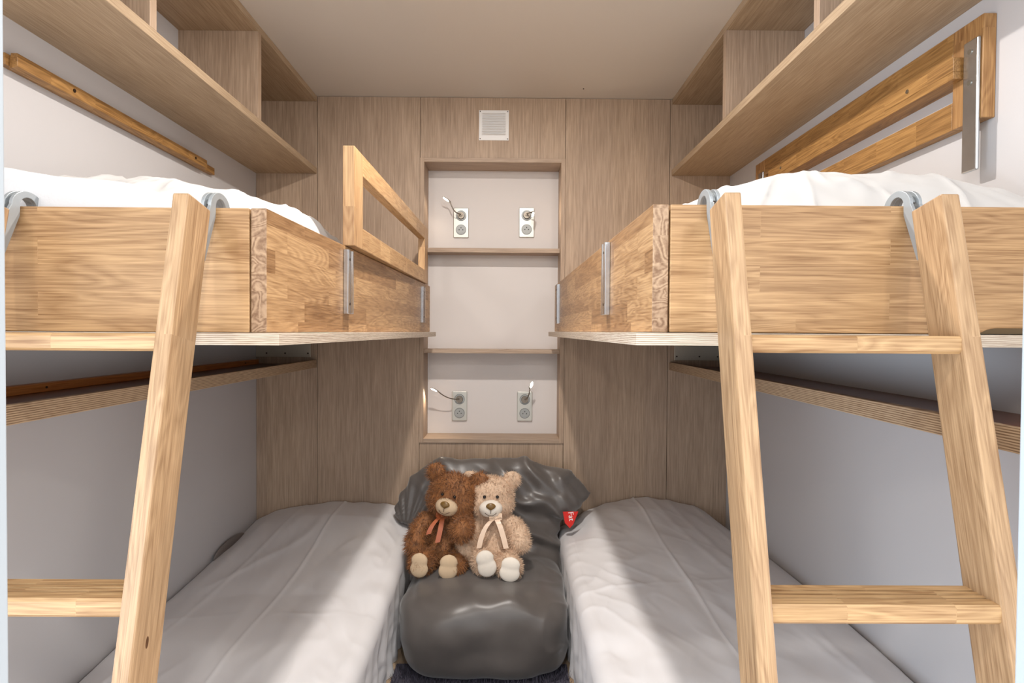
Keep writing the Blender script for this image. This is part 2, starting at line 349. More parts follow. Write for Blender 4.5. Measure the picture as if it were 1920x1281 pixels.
# ------------------------------------------------------------------ guard rails
def guard(label, n0, n1, yn, f0, f1, yf, z0, z1, mats, bar=.058, post=.085):
    """n0..n1 thickness range at the near end, f0..f1 at the far end"""
    t = thing('guard_rail', label, 'guard rail', ((n0 + n1) / 2, (yn + yf) / 2, Z(z0)), 'oak guard rails of the two upper bunks')
    def X(k, y): u = (y - yn) / (yf - yn); return (n0 + (f0 - n0) * u, n1 + (f1 - n1) * u)[k]
    def seg(y0, y1, a, b): return skew_box(X(0, y0), X(1, y0), y0, X(0, y1), X(1, y1), y1, Z(a), Z(b))
    obj('upright', seg(yn, yn + post, z0, z1), mats[1], t, bevel=.002); obj('upright', seg(yf - post, yf, z0, z1), mats[1], t, bevel=.002)
    obj('top_bar', seg(yn + post, yf - post, z1 - bar, z1), mats[0], t, bevel=.002)
    obj('bottom_bar', seg(yn + post, yf - post, z0, z0 + bar), mats[0], t, bevel=.002)
    return t
gl = guard('oak guard rail frame standing on the left upper bunk side board', -.4275, -.3975, 1.515, -.408, -.378, 2.742, .218, .474, (M['oak_guard'], M['oak_guard_z']))
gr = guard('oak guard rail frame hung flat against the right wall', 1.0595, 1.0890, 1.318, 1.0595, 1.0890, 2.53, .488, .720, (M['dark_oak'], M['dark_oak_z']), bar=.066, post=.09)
st = obj('strap', B(1.051, 1.0590, 1.322, 1.366, Z(.372), Z(.672)), M['steel'], gr, bevel=.003)
for z in (.645, .575): obj('screw', cyl(bmesh.new(), (1.0505, 1.345, Z(z)), .006, .003, 'x', 14), M['screw_steel'], st)
st = obj('strap', B(1.051, 1.0590, 2.44, 2.484, Z(.372), Z(.672)), M['steel'], gr, bevel=.003)

# ------------------------------------------------------------------ upper bunks
def bunk(s, label):
    left = s < 0
    z0 = -.005 if left else 0.0
    zt = z0 + (.2213 if left else .2245)
    yn, yf = (1.05, 2.86) if left else (1.03, 2.86)
    xw = XL if left else XR
    xn, xf = (-.4310, -.3825) if left else (.2520, .2260)      # outer face of the side board
    th = .0285
    t = thing('bunk_bed', label, 'bunk bed', ((xw + xn) / 2, 1.95, Z(z0 - .022)), 'the two oak upper bunks')
    # end board, with a small arched cut at the wall end
    xe = xn + s * (th + .0028)
    a = xw - s * .002
    if left: poly = [(a, Z(z0)), (xe, Z(z0)), (xe, Z(zt)), (a, Z(zt))]
    else: poly = [(a, Z(z0 + .011)), (.86, Z(z0 + .011)), (.845, Z(z0 + .008)), (.83, Z(z0 + .0005)), (xe, Z(z0 + .0005)), (xe, Z(zt)), (a, Z(zt))]
    obj('end_board', prism(poly, 'y', yn, yn + th), M['oak_x'], t, bevel=.0018)
    b = skew_box(*sorted((xn, xn + s * th)), yn, *sorted((xf, xf + s * th)), yf, Z(z0), Z(zt))
    sb = obj('side_board', b, [M['oak_y'], M['end_grain']], t, bevel=.0018)
    for p in sb.data.polygons:
        if abs(p.normal.y) > .9: p.material_index = 1
    obj('head_board', B(*sorted((xf + s * th, a)), yf - th, yf, Z(z0), Z(zt)), M['oak_x'], t, bevel=.0018)
    # plywood base
    pn, pf = (-.4010, -.3560) if left else (.2186, .1975)
    ynp = 1.028 if left else 1.0
    obj('plywood_base', skew_box(*sorted((pn, a)), ynp, *sorted((pf, a)), 2.885, Z(z0 - .0225), Z(z0 - .0008)), M['ply'], t, bevel=.001)
    # steel channels that take the guard rail straps
    for y, zA, zB in (((1.492, .042, .205), (2.60, .036, .196)) if left else ((1.425, .042, .218), (2.62, .036, .212))):
        u = (y - yn) / (yf - yn); xo = xn + (xf - xn) * u; w = .046
        def P(dx, dy): return (xo - s * dx - s * .0004, y + dy)
        prof = [P(0, 0), P(.012, 0), P(.015, .004), P(.015, .010), P(.011, .014), P(.011, w - .014), P(.015, w - .010), P(.015, w - .004), P(.012, w), P(0, w)]
        ch = obj('guard_bracket', prism(prof, 'z', Z(zA), Z(zB)), M['steel'], t, bevel=.0008)
        for z in (zA + .025, zB - .025): obj('screw', cyl(bmesh.new(), (xo - s * .0152, y + .007, Z(z)), .0035, .002, 'x', 12), M['screw'], ch)
    return t
bunk(-1, 'left upper oak bunk that has the guard rail mounted on its side')
bunk(1, 'right upper oak bunk with open side and no guard rail on it')

# ------------------------------------------------------------------ ladders
def ladder(label, xa, xb, yt, yboard, zboard, dz=0):
    """xa, xb: x-ranges of the two rails; yt: front edge at the top"""
    t = thing('ladder', label, 'ladder', ((xa[0] + xb[1]) / 2, .65, 0), 'oak ladders hooked on the upper bunks')
    k = .217; zt = .2235 + dz
    def fy(z): return yt - k * (zt - z)
    for x0, x1 in (xa, xb):
        poly = [(fy(zt), Z(zt)), (fy(zt) + .070, Z(zt - .0145)), (fy(-1.3) + .072, 0), (fy(-1.3), 0)]
        lean(obj('rail', prism(poly, 'x', x0, x1), M['oak_z'], t, bevel=.003, origin=((x0 + x1) / 2, fy(zt) + .035, Z(zt))), -math.atan(k))
    for z, g in ((-.003, 0), (-.376, 1), (-.75, 1), (-1.12, 1)):
        z += dz; y = fy(z) + .001; d = .066
        poly = [(y + .004, Z(z - .027)), (y, Z(z - .023)), (y, Z(z - .004)), (y + .004, Z(z))]
        for q in (.024, .036, .048): poly += [(y + q - .0025, Z(z)), (y + q - .0025, Z(z - .014)), (y + q + .0025, Z(z - .014)), (y + q + .0025, Z(z))]
        poly += [(y + d, Z(z)), (y + d, Z(z - .027))]
        obj('rung', prism(poly, 'x', xa[1], xb[0]), M['oak_rung'], t)
    cy = yboard + .014; R, r = .036, .0185
    for x0, x1 in (xa, xb):
        bm = bmesh.new(); xm = (x0 + x1) / 2
        yb_ = lambda z: fy(z) + .0715
        for xp in (x0 + .004, x1 - .010):
            outer = [(cy + R * math.cos(a), Z(zboard) + R * .8 * math.sin(a)) for a in np.linspace(math.pi, 0, 19)]
            inner = [(cy + r * math.cos(a), Z(zboard) + .001 + (r + .001) * .85 * math.sin(a)) for a in np.linspace(0, math.pi, 19)]
            zl = zboard - .018
            poly = [(yb_(zboard - .10), Z(zboard - .10)), (yb_(zl), Z(zl))] + outer + [(cy + R - .002, Z(zboard) - .030), (cy + r, Z(zboard) - .030)] + inner + [(cy - r - .001, Z(zl)), (yb_(zboard - .10) + .009, Z(zboard - .10))]
            prism(poly, 'x', xp, xp + .006, bm)
        # web that joins the two cheeks
        poly = [(yb_(zboard - .09), Z(zboard - .09)), (yb_(zboard - .015), Z(zboard - .015)), (yb_(zboard - .015) + .007, Z(zboard - .015)), (yb_(zboard - .09) + .007, Z(zboard - .09))]
        prism(poly, 'x', x0 + .0101, x1 - .0101, bm)
        web = [(cy + (R - .008) * math.cos(a), Z(zboard) + (R - .008) * .8 * math.sin(a)) for a in np.linspace(math.pi * .95, .3, 12)] + [(cy + r * math.cos(a), Z(zboard) + .001 + r * .85 * math.sin(a)) for a in np.linspace(.3, math.pi * .95, 12)]
        prism(web, 'x', x0 + .0101, x1 - .0101, bm)
        obj('hook', bm, M['hook'], t, bevel=.0008)
    return t
ladder('oak ladder leaning on the left upper bunk, half cut off by the door frame', (-.886, -.859), (-.541, -.5145), .950, 1.05, .2163, -.004)
ladder('oak ladder leaning on the right upper bunk, both rails in full view', (.3402, .3673), (.685, .7145), .930, 1.03, .2245)

# ------------------------------------------------------------------ bedding on the upper bunks
def heap(fn, x0, x1, y0, y1, zb, nx, ny):
    """closed cloth body: top height fn(x,y), flat underside at zb"""
    bm = bmesh.new(); T = [[bm.verts.new((x0 + (x1 - x0) * i / nx, y0 + (y1 - y0) * j / ny, max(zb + .002, fn(x0 + (x1 - x0) * i / nx, y0 + (y1 - y0) * j / ny)))) for j in range(ny + 1)] for i in range(nx + 1)]
    for i in range(nx):
        for j in range(ny): bm.faces.new((T[i][j], T[i + 1][j], T[i + 1][j + 1], T[i][j + 1]))
    edge = [T[i][0] for i in range(nx)] + [T[nx][j] for j in range(ny)] + [T[i][ny] for i in range(nx, 0, -1)] + [T[0][j] for j in range(ny, 0, -1)]
    low = [bm.verts.new((v.co.x, v.co.y, zb)) for v in edge]; n = len(edge)
    for i in range(n): bm.faces.new((edge[i], low[i], low[(i + 1) % n], edge[(i + 1) % n]))
    bm.faces.new(low); return bm
def lip(x, y, x0, x1, y0, y1, e):
    dx = min(x - x0, x1 - x); dy = min(y - y0, y1 - y)
    f = lambda d: math.sqrt(max(0, 1 - (1 - min(1, d / e)) ** 2)); return f(dx) * f(dy)
def mattress(x0, x1, y0, y1, z0, z1, label, mat='mattress'):
    fn = lambda x, y: Z(z0) + (z1 - z0) * (.35 + .65 * lip(x, y, x0, x1, y0, y1, .04))
    o = obj('mattress', heap(fn, x0, x1, y0, y1, Z(z0), 40, 80), M[mat], None, True, origin=((x0 + x1) / 2, (y0 + y1) / 2, Z(z0))); tag(o, label, 'mattress', 'mattresses of the upper bunks')
mattress(XL + .005, -.469, 1.085, 2.80, -.0045, .212, 'tan mattress lying in the left upper bunk under the white duvet')
mattress(.292, XR - .005, 1.065, 2.80, .0005, .170, 'tan mattress lying in the right upper bunk under the white cover')
def wr(x, y, k=1.0):
    v = fbm(x * 5 + 2 * y, y * 3, 1.3, 3) * .008
    v += (1 - abs(fbm(x * 9 - y * 5 + 4, x * 2 + y * 4, 5.1, 2))) ** 6 * .010
    v += math.sin((x * 1.0 + y * 2.2 + .3 * fbm(x * 3, y * 3)) * 34) * .0022
    return v * k
xs = [-1.24, -.97, -.83, -.76, -.65, -.56, -.50, -.472]; zs = [.352, .366, .366, .357, .330, .303, .285, .262]
def f_left(x, y):
    c = interp(x, xs, zs); prof = .235 + (c - .235) * math.exp(-((y - 1.47) / .27) ** 2) if y > 1.47 else .205 + (c - .205) * math.exp(-((y - 1.47) / .23) ** 2)
    e = lip(x, y, -1.240, -.470, 1.084, 2.55, .05); return Z(.2125) + (prof - .2125 + wr(x, y)) * e
o = obj('duvet', heap(f_left, -1.240, -.472, 1.084, 2.55, Z(.2125), 150, 260), M['duvet'], None, True, origin=(-.85, 1.8, Z(.2125)))
tag(o, 'rumpled white duvet piled on the left upper bunk behind the fleece', 'duvet')
def f_throw(x, y):
    top = interp(x, [-1.24, -1.1, -.95, -.8, -.70, -.66, -.645], [.300, .306, .303, .288, .270, .258, .25])
    e = lip(x, y, -1.236, -.64, 1.083, 1.34, .05); return max(f_left(x, y) - .01, Z(.2135) + (top - .2135 + fbm(x * 4, y * 6, 3) * .007 + math.sin(x * 21 + y * 14) * .002) * e)
o = obj('fleece_blanket', heap(f_throw, -1.236, -.64, 1.083, 1.34, Z(.2135), 110, 60), M['fleece'], None, True, origin=(-.95, 1.2, Z(.2135)))
tag(o, 'folded bright white fleece blanket at the ladder end of the left upper bunk', 'blanket')
xr_ = [.36, .40, .45, .53, .61, .68, .72, .76, .83, .90, .96, 1.02, 1.07, 1.087]; zr_ = [.262, .280, .300, .322, .337, .341, .333, .334, .334, .331, .320, .303, .286, .272]
def f_right(x, y):
    c = interp(x, xr_, zr_); w = .17 if y > 1.27 else .15
    prof = .19 + (c - .19) * math.exp(-abs((y - 1.27) / w) ** 2.6)
    e = lip(x, y, .345, 1.0885, 1.066, 1.9, .04); return Z(.1705) + (prof - .1705 + wr(x, y, .8)) * e
o = obj('pillow', heap(f_right, .345, 1.0885, 1.066, 1.9, Z(.1705), 150, 170), M['duvet'], None, True, origin=(.7, 1.5, Z(.1705)))
tag(o, 'plump white pillow under its cover on the right upper bunk', 'pillow')

# ------------------------------------------------------------------ lower beds: cloth falls over the aisle side down to the floor
def lower_bed(s, xw, xe, ztop, label, creases, group):
    """s=+1: aisle on the +x side"""
    t = thing('bed', label, 'bed', ((xw + xe) / 2, 1.9, 0), group)
    y0, y1 = .98, 2.885; ny = 300; r = .055
    bm = bmesh.new(); rows = []
    nt, na, nd = 170, 14, 70
    for j in range(ny + 1):
        y = y0 + (y1 - y0) * j / ny; row = []
        zedge = ztop(xe - s * r, y)
        for i in range(nt + 1):
            u = i / nt; x = xw + (xe - s * r - xw) * u; z = ztop(x, y)
            z += fbm(x * 2.5 + 3, y * 1.6, 2, 3) * .011 + (math.sin((x + .16 * y + .10 * fbm(x * 3, y * 2)) * 40) * .0030 * (.5 + noise.noise(Vector((x * 3, y * 2, 8))))) + .010 * fbm(x * 9, y * 5, 6, 2) * sst(.22, .05, abs(x - xe)) * sst(0, .1, abs(x - xw))
            wv = noise.noise(Vector((x * 7 - y * 3.2, y * 2.1 + x * 1.5, 3.3))); z += .0055 * math.exp(-(wv / .16) ** 2) * (.4 + noise.noise(Vector((x * 2.5, y * 1.8, 4)))) * sst(0, .1, abs(x - xw))
            wv = noise.noise(Vector((x * 12 + y * 7, y * 4.5 - x * 3, 9.1))); z += .0026 * math.exp(-(wv / .2) ** 2) * (.3 + sst(.35, .05, abs(x - xe)))
            for (cx, cs, h, w) in creases:
                d = x - (cx + cs * (2.8 - y) + .022 * noise.noise(Vector((y * 1.7, cx * 5, 0)))); z += h * math.exp(-(d / w) ** 2) * (.75 + .5 * noise.noise(Vector((cx * 9, y * 2.2, 0))))
            z += .0022 * math.exp(-((y - 2.02 - .06 * x - .03 * fbm(x * 2, 1)) / .012) ** 2) * (.5 + fbm(x * 4, 3, 3))
            row.append((x, y, z))
        flare = .010 + .02 * sst(2.9, 1.4, y)
        for i in range(1, na + 1):
            a = i / na * math.pi / 2; row.append((xe - s * r + s * r * math.sin(a), y, row[nt][2] - r * (1 - math.cos(a))))
        zs0 = row[-1][2]
        for i in range(1, nd + 1):
            u = i / nd; z = zs0 + (Z(-1.298) - zs0) * u
            fold = math.sin(y * 52 + 2.4 * fbm(y * 4, u * 1.5, 7) + u * 1.5) * .010 * u ** .7 + fbm(y * 7, u * 2, 4) * .012 * u ** .5
            row.append((xe + s * (fold - .010 * u), y, z))
        rows.append([bm.verts.new(p) for p in row])
    for a, b in zip(rows, rows[1:]):
        for i in range(len(a) - 1): bm.faces.new((a[i], a[i + 1], b[i + 1], b[i]))
    # front and back ends and the wall side
    for rw in (rows[0], rows[-1]):
        low = [bm.verts.new((v.co.x, v.co.y, .003)) for v in rw[:nt + na + 1]]
        for i in range(len(low) - 1): bm.faces.new((rw[i], rw[i + 1], low[i + 1], low[i]))
    obj('sheet', bm, M['sheet'], t, True)
    zm = ztop((xw + xe) / 2, 1.6)
    x0, x1 = sorted((xw + s * .02, xe - s * .07)); obj('mattress', B(x0, x1, 1.02, 2.84, .0, Z(-1.06)), M['grey_cushion'], t, bevel=.02)
    return t
def z_left(x, y):
    w = interp(y, [1.0, 1.65, 2.24, 2.55, 2.9], [-1.03, -1.010, -.975, -.955, -.925])
    c = interp(y, [1.0, 1.6, 2.1, 2.45, 2.7, 2.9], [-.965, -.965, -.950, -.905, -.858, -.848])
    e = interp(y, [1.0, 2.0, 2.6, 2.9], [-.985, -.975, -.925, -.885])
    xs = [XL, XL + .03, -1.12, -.82, -.60, -.50]; return Z(_smooth(x, xs, [w - .02, w, w * .45 + c * .55, c, c * .8 + e * .2, e]))
def _smooth(x, xs, ys):
    # cubic through the profile points
    xs = np.array(xs); i = int(np.clip(np.searchsorted(xs, x) - 1, 0, len(xs) - 2))
    def m(k):
        if k == 0: return (ys[1] - ys[0]) / (xs[1] - xs[0])
        if k == len(xs) - 1: return (ys[-1] - ys[-2]) / (xs[-1] - xs[-2])
        a = (ys[k] - ys[k - 1]) / (xs[k] - xs[k - 1]); b = (ys[k + 1] - ys[k]) / (xs[k + 1] - xs[k]); return 0 if a * b <= 0 else 2 * a * b / (a + b)
    h = xs[i + 1] - xs[i]; t = (x - xs[i]) / h
    return (2 * t ** 3 - 3 * t * t + 1) * ys[i] + (t ** 3 - 2 * t * t + t) * h * m(i) + (-2 * t ** 3 + 3 * t * t) * ys[i + 1] + (t ** 3 - t * t) * h * m(i + 1)
def z_right(x, y):
    w = interp(y, [1.0, 1.45, 2.0, 2.6, 2.9], [-.925, -.915, -.905, -.925, -.950])
    c = interp(y, [1.0, 1.6, 2.1, 2.45, 2.7, 2.9], [-.885, -.885, -.875, -.850, -.828, -.825])
    e = interp(y, [1.0, 1.8, 2.5, 2.75, 2.9], [-.935, -.925, -.925, -.935, -.955])
    return Z(_smooth(x, [.30, .42, .66, .92, XR - .03, XR], [e, e * .35 + c * .65, c, c * .7 + w * .3, w, w - .02]))
lower_bed(1, XL + .003, -.430, z_left, 'left lower bed under a pale grey-white sheet hanging to the floor', [(-.80, -.02, .006, .007), (-1.0, -.10, .004, .012), (-.93, .05, .003, .02)], 'the two lower beds')
lower_bed(-1, XR - .003, .243, z_right, 'right lower bed under a pale grey-white sheet hanging to the floor', [(.62, .02, .005, .006), (.80, .10, .004, .02), (.70, .16, .004, .018), (.92, .02, .004, .015)], 'the two lower beds')
bm = ell(bmesh.new(), (XL + .014, 2.60, Z(-.968)), (.0125, .15, .040))  # unidentified dark sliver beside the bed, built as a flat ellipsoid
tag(obj('cushion', bm, M['grey_cushion'], None, True, origin=(XL + .026, 2.60, Z(-.985))), 'dark grey cushion edge squeezed between left lower bed and left wall', 'cushion')

# ------------------------------------------------------------------ bean bag
def polar_pillow(bm, c, outline, yfun, thick, nr=26, na=140):
    """cushion whose outline is given in x,z; front and back bulge along y"""
    ang = [math.atan2(z - c[1], x - c[0]) for x, z in outline]; rad = [math.hypot(x - c[0], z - c[1]) for x, z in outline]
    order = np.argsort(ang); ang = np.array(ang)[order]; rad = np.array(rad)[order]
    A = np.concatenate([ang - 2 * math.pi, ang, ang + 2 * math.pi]); R_ = np.concatenate([rad] * 3)
    def ring(r, side):
        out = []
        for k in range(na):
            a = -math.pi + k * 2 * math.pi / na; rr = float(np.interp(a, A, R_)) * r
            x = c[0] + rr * math.cos(a); z = c[1] + rr * math.sin(a); th = thick * max(0, 1 - r ** 2.6) ** .6
            out.append(bm.verts.new((x, yfun(x, z) + side * th, z)))
        return out
    edge = ring(1, 0)
    for side in (-1, 1):
        prev = edge
        for i in range(nr - 1, 0, -1):
            cur = ring(i / nr, side)
            for k in range(na): bm.faces.new((prev[k], prev[(k + 1) % na], cur[(k + 1) % na], cur[k]))
            prev = cur
        cv = bm.verts.new((c[0], yfun(*c) + side * thick, c[1]))
        for k in range(na): bm.faces.new((prev[k], prev[(k + 1) % na], cv))
bag = thing('bean_bag', 'charcoal velvet bean bag between the two lower beds with two teddy bears', 'bean bag', (-.08, 2.5, 0))
bm = bmesh.new()
outl = [(-.535, -.87), (-.505, -.76), (-.43, -.665), (-.32, -.585), (-.23, -.60), (-.09, -.605), (.06, -.60), (.15, -.612), (.24, -.66), (.335, -.715), (.405, -.768), (.31, -.815), (.25, -.86), (.235, -1.0), (.22, -1.15), (0, -1.27), (-.2, -1.27), (-.38, -1.2), (-.40, -1.0), (-.42, -.93)]
polar_pillow(bm, (-.09, Z(-.90)), [(x, Z(z)) for x, z in outl], lambda x, z: 2.77 - .12 * sst(Z(-.75), Z(-1.15), z), .095)
def superell(bm, c, r, e, seg=40):
    g = [[None] * seg for _ in range(seg // 2 + 1)]; pw = lambda v, p: math.copysign(abs(v) ** p, v)
    for i in range(seg // 2 + 1):
        la = -math.pi / 2 + math.pi * i / (seg // 2)
        for k in range(seg):
            lo = 2 * math.pi * k / seg
            g[i][k] = bm.verts.new((c[0] + r[0] * pw(math.cos(la), e) * pw(math.cos(lo), e), c[1] + r[1] * pw(math.cos(la), e) * pw(math.sin(lo), e), c[2] + r[2] * pw(math.sin(la), e)))
    for i in range(seg // 2):
        for k in range(seg): bm.faces.new((g[i][k], g[i][(k + 1) % seg], g[i + 1][(k + 1) % seg], g[i + 1][k]))
superell(bm, (-.080, 2.395, Z(-1.145)), (.332, .305, .163), .52); superell(bm, (-.085, 2.60, Z(-1.13)), (.315, .16, .15), .7)
me = remesh(bm, .0085, 10); nrm_ = [v.normal.copy() for v in me.vertices]
for v, n in zip(me.vertices, nrm_):
    x, y, z = v.co; h = z - EYE
    back = sst(-1.06, -.94, h)
    al, cr = x * .80 - h * .60, x * .60 + h * .80
    wx, wy = fbm(x * 4, h * 4, 1, 2) * .35, fbm(x * 4, h * 4, 9, 2) * .35
    f1 = math.exp(-(noise.noise(Vector((al * 3.0 + wx, cr * 7.5 + wy, 2.0))) / .26) ** 2)
    f2 = math.exp(-(noise.noise(Vector((al * 4.5 + wy + 5, cr * 12 - al * 4 + wx, 7.0))) / .22) ** 2)
    # folds on the left run out from the lower corner
    a = math.atan2(h + .93, x + .47); f3 = .5 + .5 * math.sin(a * 22 + 3 * wx); near = sst(.42, .10, math.hypot(x + .47, h + .93))
    right_ = sst(-.22, .05, x)
    amt = back * (1 - .5 * sst(-.70, -.62, h)) * ((.25 + .75 * right_) * (f1 * .040 + f2 * .014) + near * f3 * .014)
    amt += (1 - back) * (fbm(x * 2.6 + 3, y * 2.6, h * 3) * .030 + (1 - abs(noise.noise(Vector((x * 6, y * 6, h * 6))))) ** 7 * .008 * sst(-.10, .2, x))
    v.co = v.co + n * (amt - .012 * back)
    if v.co.z < .008: v.co.z = .008
bb = bmesh.new(); bb.from_mesh(me); bmesh.ops.smooth_vert(bb, verts=bb.verts, factor=.5, use_axis_x=True, use_axis_y=True, use_axis_z=True); bb.to_mesh(me); bb.free()
obj('cover', me, M['velvet'], bag, True)
bm = prism([(.252, Z(-.815)), (.322, Z(-.814)), (.300, Z(-.872)), (.284, Z(-.890)), (.262, Z(-.866))], 'y', 2.6400, 2.6415)
tgo = obj('tag', bm, M['red'], bag); tgo['label'] = 'small red fabric tag with white letters'
cu = bpy.data.curves.new('t', 'FONT'); cu.body = 'Fat'; cu.size = .034; cu.extrude = .0003
to = bpy.data.objects.new('t', cu); C.objects.link(to); dg = bpy.context.evaluated_depsgraph_get(); tm = bpy.data.meshes.new_from_object(to.evaluated_get(dg)); bpy.data.objects.remove(to)
tm.materials.clear(); tm.transform(Matrix.Translation((.276, 2.6394, Z(-.816))) @ Matrix.Rotation(math.radians(82), 4, 'Y') @ Matrix.Rotation(math.pi / 2, 4, 'X'))
obj('lettering', tm, M['white'], tgo)

# ------------------------------------------------------------------ teddy bears
def furry(bm, voxel, n, length, width, comb, rnd, seed):
    me = remesh(bm, voxel, 3); rg = np.random.default_rng(seed)
    me.calc_loop_triangles(); nt = len(me.loop_triangles)
    vc = np.empty(len(me.vertices) * 3); me.vertices.foreach_get('co', vc); vc = vc.reshape(-1, 3)
    vn = np.empty(len(me.vertices) * 3); me.vertices.foreach_get('normal', vn); vn = vn.reshape(-1, 3)
    ti = np.empty(nt * 3, int); me.loop_triangles.foreach_get('vertices', ti); ti = ti.reshape(-1, 3)
    A, Bv, Cv = vc[ti[:, 0]], vc[ti[:, 1]], vc[ti[:, 2]]; ar = np.linalg.norm(np.cross(Bv - A, Cv - A), axis=1)
    k = rg.choice(nt, n, p=ar / ar.sum()); a = rg.random((n, 1)); b = rg.random((n, 1)); sw = (a + b) > 1; a = np.where(sw, 1 - a, a); b = np.where(sw, 1 - b, b)
    P = A[k] * (1 - a - b) + Bv[k] * a + Cv[k] * b; N = vn[ti[k, 0]]
    cl = np.array([[noise.noise(Vector(p) * 38), noise.noise(Vector(p) * 38 + Vector((9, 0, 0))), noise.noise(Vector(p) * 38 + Vector((0, 9, 0)))] for p in P])
    D = N + np.array(comb) + rnd * rg.normal(size=(n, 3)) + cl * 1.1; D /= np.linalg.norm(D, axis=1)[:, None]
    T = np.cross(D, rg.normal(size=(n, 3))); T /= np.linalg.norm(T, axis=1)[:, None]
    L = length * (.6 + .7 * rg.random((n, 1)))
    tip = P + D * L; b1 = P - T * width - N * .002; b2 = P + T * width - N * .002; mid = P + D * L * .5
    V = np.concatenate([vc, b1, b2, tip]); n0 = len(vc); idx = np.arange(n)
    polys = [list(p.vertices) for p in me.polygons] + np.stack([n0 + idx, n0 + n + idx, n0 + 2 * n + idx], 1).tolist()
    out = bpy.data.meshes.new('fur'); out.from_pydata(V.tolist(), [], polys); out.update(); return out
def bear(label, c, tilt, mats, fur, seed, pose):
    """c = point on the seat under the bear; the bear faces -y; local units are metres for a 0.47 m sitting bear"""
    t = thing('teddy_bear', label, 'teddy bear', c)
    R0 = Matrix.Translation(c) @ Matrix.Rotation(math.radians(tilt), 4, 'Y') @ Matrix.Rotation(math.radians(-14), 4, 'X')
    def place(b): 
        b.transform(R0); return b
    H = Vector(pose['head']); hr = Matrix.Translation(H) @ Matrix.Rotation(math.radians(pose['roll']), 4, 'Y') @ Matrix.Rotation(math.radians(pose['turn']), 4, 'Z') @ Matrix.Rotation(math.radians(pose['nod']), 4, 'X')
    bm = bmesh.new()
    ell(bm, (0, .02, .115), (.082, .068, .115)); ell(bm, (0, .02, .075), (.088, .075, .075)); ell(bm, (0, .02, .20), (.058, .05, .04))
    hb = bmesh.new(); hs = pose['hs']; ell(hb, (0, 0, .004), (.092 * hs, .074, .082 * hs)); ell(hb, (0, -.012, -.020), (.092 * hs, .068, .058 * hs))
    for s in (-1, 1):
        ell(hb, (s * .084 * hs, .012, .070 * hs), (.036 * hs, .018, .036 * hs))
    hb.transform(hr); tmp = bpy.data.meshes.new('h'); hb.to_mesh(tmp); hb.free(); bm.from_mesh(tmp)
    for (p0, p1, p2, r0, r1) in pose['arms']:
        p0, p1, p2 = map(Vector, (p0, p1, p2))
        for i in range(13):
            u = i / 12; q = (p0.lerp(p1, u)).lerp(p1.lerp(p2, u), u); rr = r0 + (r1 - r0) * u; bmesh.ops.create_uvsphere(bm, u_segments=14, v_segments=10, radius=rr, matrix=Matrix.Translation(q))
    for (p0, p1, r0, r1) in pose['legs']:
        p0, p1 = Vector(p0), Vector(p1)
        for i in range(9):
            u = i / 8; bmesh.ops.create_uvsphere(bm, u_segments=14, v_segments=10, radius=r0 + (r1 - r0) * u, matrix=Matrix.Translation(p0.lerp(p1, u)))
    place(bm)
    me = furry(bm, .006, fur[0], fur[1], fur[2], (0, -.1, -.55), .28, seed)
    obj('body', me, mats['fur'], t, True)
    def part(name, b, mat, local=None, parent=t, smooth=True):
        if local is not None: b.transform(local)
        b.transform(R0); return obj(name, b, mat, parent, smooth)
    mz = part('muzzle', ell(ell(bmesh.new(), (0, -.068, -.030), (.050, .034, .036)), (0, -.066, -.042), (.046, .032, .026)), mats['muz'], hr)
    nb = ell(bmesh.new(), (0, -.100, -.018), (.0205, .009, .0145)); 
    for v in nb.verts:
        if v.co.z < -.018: v.co.x *= 1 - .45 * min(1, (-.018 - v.co.z) / .014)
    part('nose', nb, M['nose'], hr, mz)
    part('mouth', tube([(0, -.1035, -.030), (0, -.1025, -.046)], .0011, 6), M['thread'], hr, mz)
    part('mouth', tube(bez([(-.024, -.094, -.044), (-.010, -.104, -.058), (.010, -.104, -.058), (.024, -.094, -.044)], 10), .0011, 6), M['thread'], hr, mz)
    for s in (-1, 1): part('eye', ell(bmesh.new(), (s * .027, -.074, .017), (.0068, .006, .0068)), M['eye'], hr)
    for (q, rx, rz, ry, rot) in pose['pads']:
        from mathutils import Euler
        pb = ell(ell(bmesh.new(), (0, 0, rz * .38), (rx * .92, ry, rz * .62)), (0, 0, -rz * .28), (rx, ry, rz * .72)); pm = remesh(pb, .0045, 5)
        pm.transform(R0 @ Matrix.Translation(q) @ Euler([math.radians(a) for a in rot]).to_matrix().to_4x4())
        obj('foot_pad', pm, mats['muz'] if 'pad' not in mats else mats['pad'], t, True)
    # ribbon: neck band, bow, two tails
    rb = bmesh.new()
    def strip(pts, w, tw=(1, 0, 0)):
        pts = [Vector(p) for p in pts]; tw = Vector(tw).normalized(); pr = None
        for i, p in enumerate(pts):
            cur = [rb.verts.new(p - tw * w), rb.verts.new(p + tw * w), rb.verts.new(p + tw * w + Vector((0, .0012, 0))), rb.verts.new(p - tw * w + Vector((0, .0012, 0)))]
            if pr:
                for k in range(4): rb.faces.new((pr[k], pr[(k + 1) % 4], cur[(k + 1) % 4], cur[k]))
            pr = cur
    kx, ky, kz = pose['knot']
    for tail in pose['tails']: strip(bez([(kx, ky, kz)] + list(tail), 12), .0105, pose['tw'])
    for s in (-1, 1): strip(bez([(kx, ky, kz), (kx + s * .02, ky - .022, kz + .02), (kx + s * .042, ky - .012, kz + .012), (kx + s * .024, ky - .016, kz - .012), (kx, ky, kz)], 14), .009, (0, .3, 1))
    ell(rb, (kx, ky - .004, kz), (.009, .008, .009), seg=12)
